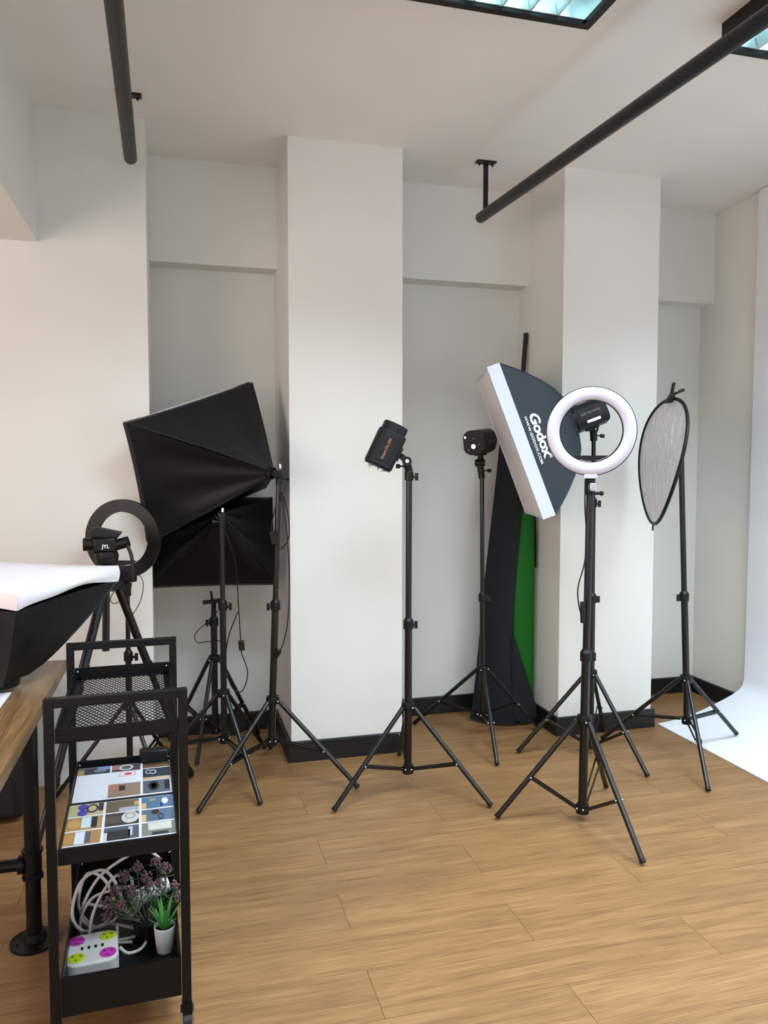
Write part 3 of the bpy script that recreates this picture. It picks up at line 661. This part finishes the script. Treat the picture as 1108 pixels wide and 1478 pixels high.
for x in (-.424, -1.09):
    for y in (2.40, 1.1): pipe_leg(x, y)
for y in (2.40, 1.1):
    rl_ = tt.part('cross_rail', MB().cyl((-1.09, y, .24), (-.424, y, .24), .0175, n=16), METAL, smooth=50)
    tt.part('rail_collar', MB().cyl((-.462, y, .24), (-.448, y, .24), .027, n=16), METAL, rl_, smooth=40)
pp = MB().box((-.64, 2.20, TZ+.001), (-.47, 2.41, TZ+.002)); single('paper_sheet', pp, PAPER, 'white paper lying under the softbox on the table', 'paper', (-.55, 2.3, TZ), smooth=0)
# black case behind the table
cs = Thing('equipment_case', 'black rounded equipment case on the floor behind the table', 'case', (-.82, 3.35, 0))
cs.part('shell', MB().box((-1.02, 3.23, .012), (-.60, 3.47, .56)), mat('case_nylon', (14, 14, 17), .6), bevel=.035)
cs.part('zip', MB().box((-1.023, 3.335, .03), (-.597, 3.342, .563)), PLAST, bevel=.03)
cs.part('handle', MB().tube(smoothpts([(-.88, 3.35, .555), (-.88, 3.35, .585), (-.81, 3.35, .60), (-.74, 3.35, .585), (-.74, 3.35, .555)]), .008, 8), PLAST, smooth=50)
for x in (-.98, -.64): cs.part('foot', MB().cyl((x, 3.35, 0), (x, 3.35, .02), .015, n=12), PLAST)

# ------------------------------------------------------------------ cart
CB = V((-.143, 1.905, 0)); ca = math.radians(2.6); CX = V((math.cos(ca), math.sin(ca), 0)); CX = V((1, .03, 0)).normalized(); CY = V((-.043, 1, 0)).normalized()
CM = basis(CB, CX, CY, V((0, 0, 1))); W2, DL = .151, .595
ct_ = Thing('utility_cart', 'black metal three-tier utility cart with a mesh top tray', 'cart', CB)
def cp(name, mb, m, parent=None, **k): xform(mb, lambda p: CM @ p); return ct_.part(name, mb, m, parent, **k)
ps = .022
for sx in (-1, 1):
    for y in (0, DL):
        x = sx*W2
        post = cp('post', MB().box((x-ps/2, y-ps/2, .075), (x+ps/2, y+ps/2, .868)), METAL, smooth=0, bevel=.002)
        cs_ = cp('castor', MB().box((x-.012, y-.014, .05), (x+.012, y+.014, .078)).cyl((x, y, .04), (x, y, .09), .009, n=10), METAL)
        for q in (-.014, .014): cp('castor_fork', MB().box((x+q-.002, y-.02, .022), (x+q+.002, y+.012, .062)), CHROME, cs_, smooth=0)
        cp('wheel', MB().cyl((x-.010, y-.008, .026), (x+.010, y-.008, .026), .026, n=20), PLAST, cs_, smooth=40)
for y in (0, DL):
    cp('handle_bar', MB().box((-W2+ps/2, y-ps/2, .846), (W2-ps/2, y+ps/2, .868)), METAL, smooth=0, bevel=.002)
def tray(z, h, solid, fz=0):
    x0, x1, y0, y1 = -W2+.012, W2-.012, .006, DL-.006; th = .004
    m = MB().box((x0, y0, z), (x1, y0+th, z+h)).box((x0, y1-th, z), (x1, y1, z+h)).box((x0, y0+th, z), (x0+th, y1-th, z+h)).box((x1-th, y0+th, z), (x1, y1-th, z+h))
    r = cp('tray_rim', m, METAL, smooth=0)
    if solid: cp('tray_floor', MB().box((x0+th, y0+th, z+fz), (x1-th, y1-th, z+fz+.003)), METAL, r, smooth=0)
    else:
        fl = MB().box((x0, y0, z), (x1, y0+.02, z+.003)).box((x0, y1-.02, z), (x1, y1, z+.003)).box((x0, y0, z), (x0+.02, y1, z+.003)).box((x1-.02, y0, z), (x1, y1, z+.003))
        cp('tray_lip', fl, METAL, r, smooth=0)
        m = MB(); p = .0140; zz = z+.002; k = .55
        xa, xb, ya, yb = x0+.018, x1-.018, y0+.018, y1-.018
        c0 = -int((yb-ya)*k/p)-2
        for sgn in (1, -1):
            for i in range(c0, int((xb-xa)/p)+abs(c0)+2):
                # line x = xs + sgn*k*(y-ya)
                xs = xa+i*p; t0, t1 = 0.0, yb-ya
                if sgn > 0: lo, hi = (xa-xs)/k, (xb-xs)/k
                else: lo, hi = (xs-xb)/k, (xs-xa)/k
                t0, t1 = max(t0, lo), min(t1, hi)
                if t1-t0 < .004: continue
                m.bar((xs+sgn*k*t0, ya+t0, zz), (xs+sgn*k*t1, ya+t1, zz), .0019, .0015)
        cp('mesh_panel', m, METAL, r, smooth=0, kind='stuff')
    for sx in (-1, 1):
        for y in (0, DL): cp('screw', MB().sphere((sx*(W2-.02), y+(.012 if y == 0 else -.012), z+h-.012), .004), CHROME, r)
tray(.757, .035, False); tray(.463, .037, True, .02); tray(.09, .098, True)
CPT = lambda x, y, z: CM @ V((x, y, z))
# photo sheets on the middle tray
def colm(rgb): 
    k = 'print_%d_%d_%d' % rgb
    return MATS.get(k) or mat(k, rgb, .4)
def sheet(label, x0, y0, x1, y1, pics):
    z = .4865; t = Thing('photo_sheet', label, 'photo print', CPT((x0+x1)/2, (y0+y1)/2, z), 'printed photo sheets in the cart')
    q = lambda mb: xform(mb, lambda p: CM @ p)
    t.part('paper', q(MB().box((x0, y0, z), (x1, y1, z+.001))), PAPER, smooth=0)
    W_, H_ = x1-x0, y1-y0
    for (a, b, c, d, bg, shapes) in pics:
        X = lambda f: x0+W_*f
        Y = lambda f: y0+H_*f
        pic = t.part('photo', q(MB().box((X(a), Y(b), z+.001), (X(c), Y(d), z+.0013))), colm(bg), smooth=0)
        for s in shapes:
            k, u0, v0, u1, v1, rgb = s; A, Bq = a+(c-a)*u0, b+(d-b)*v0; C_, D_ = a+(c-a)*u1, b+(d-b)*v1
            if k == 'r': mb = MB().box((X(A), Y(Bq), z+.0013), (X(C_), Y(D_), z+.0015))
            else:
                cx, cy, rx, ry = (X(A)+X(C_))/2, (Y(Bq)+Y(D_))/2, (X(C_)-X(A))/2, (Y(D_)-Y(Bq))/2
                if k == 'e': mb = MB().prism([(cx+rx*math.cos(2*PI*i/20), cy+ry*math.sin(2*PI*i/20)) for i in range(20)], z+.0015, z+.0018)
                else:
                    mb = MB(); vs = [(cx+rx*f*math.cos(2*PI*i/24), cy+ry*f*math.sin(2*PI*i/24), z+.002) for i in range(24) for f in (1, .68)]
                    mb.add(vs, [(2*i, 2*((i+1) % 24), 2*((i+1) % 24)+1, 2*i+1) for i in range(24)])
            t.part('print_shape', q(mb), colm(rgb), pic, smooth=0)
DK, TN, GY, PK = (46, 50, 60), (176, 140, 88), (120, 120, 122), (170, 120, 105)
sheet('white sheet of photo prints with a red label at the back of the cart shelf', -.132, .305, .134, .555, [
    (.0, .78, .345, .99, DK, [('r', 0, 0, .2, .8, TN), ('r', .6, .6, 1, 1, (110, 150, 210)), ('e', .5, .2, .9, .7, (120, 130, 145))]),
    (.365, .78, .675, .99, (70, 66, 68), [('r', 0, .3, .25, 1, PK), ('o', .25, .1, .75, .95, (215, 215, 215)), ('e', .34, .25, .66, .8, (90, 90, 95))]),
    (.70, .80, .995, .99, (112, 88, 62), [('r', 0, .5, 1, 1, (60, 50, 42))]),
    (.45, .62, .62, .74, (225, 150, 160), [('r', .06, .1, .94, .9, (232, 232, 238)), ('e', .3, .25, .8, .75, (190, 40, 60))]),
    (.70, .42, .995, .78, (52, 60, 74), [('o', .1, .5, .3, .9, (190, 190, 200)), ('o', .25, .45, .5, .85, (200, 200, 190)), ('r', 0, 0, 1, .22, (196, 178, 140))]),
    (.345, .03, .675, .40, (150, 125, 108), [('r', .33, .45, .52, .85, (58, 46, 40)), ('r', 0, .5, .3, 1, (178, 120, 108))]),
    (.70, .03, .98, .40, (92, 96, 108), [('e', .2, .2, .6, .9, (30, 32, 38)), ('e', .3, .35, .5, .75, (120, 126, 138)), ('r', .8, .2, 1, .9, (40, 42, 48))])])
sheet('sheet of nine photo prints at the front of the cart shelf', -.134, .045, .133, .288, [
    (.0, .69, .325, .99, (196, 184, 140), [('e', .25, .5, .55, 1, (70, 66, 170)), ('e', .25, .0, .55, .5, (70, 66, 170)), ('o', .5, .2, .85, .95, (48, 44, 46)), ('r', .85, .3, 1, 1, (60, 52, 50))]),
    (.35, .69, .665, .99, (112, 98, 82), [('r', .4, 0, 1, .35, (178, 184, 190)), ('r', .85, .3, 1, .8, (190, 160, 110))]),
    (.69, .68, .995, .99, (84, 116, 150), [('e', .65, .3, .85, .8, (236, 240, 220)), ('r', 0, 0, .15, .5, (215, 180, 120)), ('r', .25, .6, .45, .85, (150, 150, 110)), ('r', .6, .1, .66, .4, (30, 40, 60))]),
    (.0, .35, .325, .66, (172, 138, 86), [('r', .42, .15, .68, .95, (205, 222, 236)), ('r', .7, .1, .86, .95, (34, 38, 52)), ('e', .05, .1, .4, .9, (196, 150, 92))]),
    (.35, .35, .665, .66, (64, 58, 58), [('e', .48, .1, 1.0, 1.0, (206, 204, 200)), ('o', .58, .4, .9, .95, (160, 160, 160)), ('r', 0, .2, .45, .8, (88, 78, 76))]),
    (.69, .35, .995, .65, (92, 112, 134), [('e', .3, .55, .55, .95, (60, 50, 44)), ('r', 0, .0, .14, .6, (220, 188, 126)), ('o', .5, .1, .68, .6, (40, 44, 56))]),
    (.0, .02, .325, .32, (166, 134, 84), [('r', .3, .05, .56, .95, (214, 222, 236)), ('r', .58, .1, .72, .9, (88, 88, 96)), ('e', .0, .1, .28, .9, (190, 140, 80))]),
    (.35, .02, .665, .32, (80, 88, 104), [('r', .1, .0, .75, .7, (52, 50, 50)), ('r', .7, .2, .82, .9, (190, 192, 196)), ('r', .0, .0, .12, .6, (206, 204, 200))]),
    (.69, .02, .995, .32, (130, 130, 122), [('r', .2, .4, .9, .95, (206, 208, 200)), ('r', .3, .0, .8, .25, (62, 62, 60))])])
bxm = MB().box((.045, .545, .4875), (.13, .583, .525)); single('small_box', xform(bxm, lambda p: CM @ p), PLAST, 'small black box at the back of the photo shelf', 'box', CPT(.09, .56, .4875), bevel=.004)
# power block on the lower tray
PZ = .0935
pb = Thing('power_strip', 'white square power block with magenta and lime sockets', 'power strip', CPT(-.078, .172, PZ))
pc = CPT(-.078, .172, PZ); pa = math.radians(3); PXv = (CX*math.cos(pa)+CY*math.sin(pa)); PYv = (-CX*math.sin(pa)+CY*math.cos(pa))
tl = V((0, -.10, 1)).normalized()
PM = basis(pc+V((0, 0, .06)), PXv, PYv, V((0, 0, 1)))
def rrect(w_, h_, r, n=6):
    o = []
    for cx, cy, a0 in ((w_/2-r, h_/2-r, 0), (-w_/2+r, h_/2-r, PI/2), (-w_/2+r, -h_/2+r, PI), (w_/2-r, -h_/2+r, 1.5*PI)):
        for i in range(n+1): o.append((cx+r*math.cos(a0+PI/2*i/n), cy+r*math.sin(a0+PI/2*i/n)))
    return o
pw_, ph_ = .128, .136
pbody = pb.part('body', MB().prism(rrect(pw_, ph_, .03), -.06, .0, PM), WPLAST, bevel=.006, smooth=40)
# raised on its own foot block
for (sx, sy, m_) in ((-1, 1, MAG), (1, 1, LIME), (-1, -1, LIME), (1, -1, MAG)):
    c = (sx*.038, sy*.038)
    so = pb.part('socket', MB().lathe([(.0205, 0), (.0205, .0015), (.018, .002), (.002, .002)], PM @ Matrix.Translation((c[0], c[1], 0)), 24), m_, smooth=30)
    for a in (.4, 2.5, 4.6):
        x, y = c[0]+.011*math.cos(a), c[1]+.011*math.sin(a)
        pb.part('socket_slot', MB().box((x-.0028, y-.002, .0018), (x+.0028, y+.002, .0026), PM), PLAST, so, smooth=0)
for k in range(4): pb.part('usb_port', MB().box((-.028+k*.0165, -.006, 0), (-.0215+k*.0165, .006, .0012), PM), PLAST, pbody, smooth=0)
# white cord tangle
base = CPT(-.06, .3, PZ)
P = lambda x, y, z: CPT(x*.97, y, PZ+z)
cord = [P(-.012, .20, .03), P(.01, .195, .012), P(.045, .21, .01), P(.06, .26, .012), P(.03, .29, .02), P(-.05, .32, .03), P(-.11, .27, .05), P(-.135, .24, .12), P(-.11, .25, .20), P(-.05, .27, .21), P(-.01, .28, .13), P(-.02, .30, .06),
        P(-.08, .33, .02), P(-.13, .38, .06), P(-.11, .42, .13), P(-.06, .40, .12), P(-.03, .36, .06), P(-.07, .31, .03), P(-.12, .33, .06), P(-.08, .40, .12), P(.0, .43, .16), P(.06, .44, .17), P(.10, .42, .15)]
cd2 = [P(.02, .25, .008), P(-.04, .26, .01), P(-.10, .255, .02), P(-.12, .30, .06), P(-.09, .36, .09), P(-.02, .37, .10), P(.02, .36, .11), P(.01, .32, .16), P(-.03, .30, .17), P(-.08, .28, .10), P(-.09, .25, .03), P(-.03, .265, .012), P(.03, .27, .012), P(.05, .30, .02), P(.0, .36, .04), P(-.06, .36, .06), P(-.12, .36, .08)]
tg = Thing('extension_cord', 'tangled off-white extension cord heaped on the lower shelf of the cart', 'cord', base)
tg.part('cable', MB().tube(smoothpts(cord, 7), .0042, 8), CORD, smooth=60)
tg.part('cable', MB().tube(smoothpts(cd2, 7), .0042, 8), CORD, smooth=60)
tg.part('cable_tie', MB().tube([P(-.02, .27+.016*math.cos(a), .03+.016*math.sin(a)) for a in [i*.6 for i in range(11)]], .004, 6), CORD, smooth=60)
# white multi plug
mp_ = Thing('plug_adapter', 'white plastic plug adapter lying among the flowers on the cart', 'plug', P(.07, .36, .03))
mp_.part('body', MB().cyl(P(.03, .33, .085), P(.125, .35, .105), .021, n=16), WPLAST, smooth=40, bevel=.003)
mp_.part('head', MB().cyl(P(.015, .328, .08), P(.04, .333, .087), .027, n=16), WPLAST, smooth=40, bevel=.003)
mp_.part('prop', MB().cyl(P(.03, .333, 0), P(.03, .333, .07), .012, n=10), WPLAST)
single('paper_tag', MB().add([P(.085, .43, .165), P(.105, .43, .162), P(.103, .425, .195), P(.088, .425, .20)], [(0, 1, 2, 3)]), WRITE, 'small white paper tag tied on the cord above the flowers', 'tag', P(.09, .43, .165), solid=.001, smooth=0)
# flower plant
fp = Thing('flower_plant', 'artificial mauve flower plant in a dark pot on the cart shelf', 'plant', P(.065, .25, 0))
fp.part('pot', MB().lathe([(.034, 0), (.042, .05), (.046, .06), (.040, .06), (.036, .05)], Matrix.Translation(P(.065, .27, 0)), 24), PLAST, smooth=40)
fp.part('soil', MB().lathe([(.001, .052), (.038, .052)], Matrix.Translation(P(.065, .27, 0)), 20, caps=False), SOIL)
heads = [(-.045, .24, .135), (-.02, .27, .155), (0, .29, .175), (-.01, .22, .13), (.02, .25, .15), (.035, .30, .19), (.06, .28, .17), (.09, .31, .19), (.115, .30, .175), (.10, .26, .15), (-.03, .27, .10), (-.045, .26, .085), (.135, .26, .14), (.15, .24, .12), (-.02, .30, .13), (.07, .24, .16)]
for (x, y, z) in heads:
    a = P(.065+(x-.065)*.25, .27+(y-.27)*.3, .055); b = P(x, y, z); mid = (a+b)/2+V(((x-.05)*.25, 0, .01))
    sm = fp.part('stem', MB().tube(smoothpts([a, mid, b], 4), .0014, 5), STEMG, smooth=60)
    hm = MB()
    for k in range(34):
        th, ph = random.random()*2*PI, random.random()*PI*.75
        d = V((math.sin(ph)*math.cos(th), math.sin(ph)*math.sin(th), math.cos(ph)))
        hm.sphere(b+d*random.uniform(.007, .018), .0034, 5, 4)
    fp.part('flower_head', hm, FLOW, sm, smooth=60)
    lm = MB()
    for k in range(20):
        f = random.uniform(.25, 1.0); o = a+(mid-a)*2*f if f < .5 else mid+(b-mid)*(2*f-1)
        th = random.random()*2*PI; d = V((math.cos(th), math.sin(th), random.uniform(.1, .7))).normalized(); L_ = random.uniform(.018, .034)
        sd = d.cross(V((0, 0, 1))).normalized()*.0028
        lm.add([o, o+d*L_*.5+sd, o+d*L_, o+d*L_*.5-sd], [(0, 1, 2, 3)])
    fp.part('leaves', lm, LEAFG, sm, smooth=0, kind='stuff')
# succulent
sp = P(.108, .20, 0)
su = Thing('potted_succulent', 'small green succulent in a white pot on the cart shelf', 'plant', sp)
su.part('pot', MB().lathe([(.020, 0), (.022, .001), (.0285, .066), (.0285, .070), (.026, .070), (.0245, .06)], Matrix.Translation(sp), 28), POTW, smooth=40)
su.part('soil', MB().lathe([(.001, .061), (.026, .061)], Matrix.Translation(sp), 20, caps=False), SOIL)
for k in range(15):
    th = k*2.4; tl_ = .15+.75*(k/15); d = V((math.cos(th)*tl_, math.sin(th)*tl_, 1)).normalized(); L_ = .082-.022*(k/15)+random.uniform(-.006, .006)
    o = sp+V((0, 0, .06))+V((math.cos(th), math.sin(th), 0))*.004; sd = d.cross(V((0, 0, 1))).normalized(); up_ = sd.cross(d)
    m = MB(); vs = []
    for i in range(6):
        f = i/5; wv = .0062*(1-f)**.7*(.75+.5*f) ; c = o+d*L_*f+V((d.x, d.y, 0))*L_*.25*f*f
        vs += [c-sd*wv, c-up_*wv*.35, c+sd*wv]
    su.part('leaf', m.add(vs, [(3*i+j, 3*i+j+1, 3*i+j+4, 3*i+j+3) for i in range(5) for j in range(2)]), SUCC, smooth=60, solid=.0015)

# ------------------------------------------------------------------ cables and small switches on the stands
def cable(label, pts, r=.0028, extra=None, name='power_cable', cat='cable'):
    t = Thing(name, label, cat, pts[0], 'black cables on the light stands')
    t.part('cord', MB().tube(smoothpts(pts, 7), r, 6), PLAST, smooth=60)
    return t
c = cable('black cord looping down the pole of the large tilted softbox', [(.425, 3.37, 1.37), (.42, 3.36, 1.25), (.40, 3.36, 1.14), (.43, 3.36, 1.05), (.475, 3.36, 1.10), (.47, 3.365, 1.22), (.44, 3.37, 1.30), (.46, 3.36, 1.18), (.475, 3.36, .98), (.47, 3.36, .75), (.445, 3.37, .62), (.415, 3.385, .575)])
c.part('rocker_switch', MB().bar((.40, 3.36, 1.13), (.412, 3.36, 1.07), .024, .016, (0, 1, 0)), PLAST, bevel=.003)
c.part('plug', MB().bar((.432, 3.375, .60), (.412, 3.385, .565), .024, .02, (0, 1, 0)), PLAST, bevel=.003)
c = cable('black cord with a plug hanging at the thin-poled stand', [(.205, 3.47, 1.14), (.25, 3.47, .98), (.262, 3.47, .80), (.272, 3.47, .60), (.275, 3.47, .57), (.30, 3.47, .48), (.275, 3.47, .40), (.23, 3.47, .42), (.205, 3.475, .52), (.215, 3.475, .64), (.26, 3.475, .76)])
c.part('plug', MB().bar((.272, 3.47, .63), (.276, 3.47, .585), .026, .02, (0, 1, 0)), PLAST, bevel=.004)
cable('thin black cord looped on the short empty stand', [(.19, 3.85, .70), (.13, 3.85, .64), (.08, 3.85, .59), (.09, 3.85, .55), (.15, 3.85, .55), (.20, 3.85, .55), (.235, 3.85, .52)], .0024)
c = cable('thin black cord running down the ring light stand', [(1.53, 2.675, 1.37), (1.525, 2.665, 1.25), (1.535, 2.665, 1.12), (1.525, 2.665, 1.03), (1.50, 2.665, .94), (1.505, 2.665, .87), (1.522, 2.667, .82)])
c.part('inline_switch', MB().bar((1.522, 2.667, .885), (1.525, 2.668, .80), .018, .014, (0, 1, 0)), PLAST, bevel=.003)
cable('thin black cord beside the white ring light mount', [(1.545, 2.665, 1.36), (1.54, 2.665, 1.30), (1.545, 2.66, 1.20), (1.54, 2.665, 1.02), (1.53, 2.665, .88)], .002)
c = cable('thin black cord dangling under the black-backed ring light', [(-.22, 3.37, .94), (-.25, 3.36, .90), (-.27, 3.36, .86), (-.255, 3.36, .84), (-.22, 3.36, .86), (-.19, 3.36, .90), (-.175, 3.36, .97), (-.14, 3.36, .93), (-.15, 3.36, .85), (-.19, 3.365, .78)], .002)
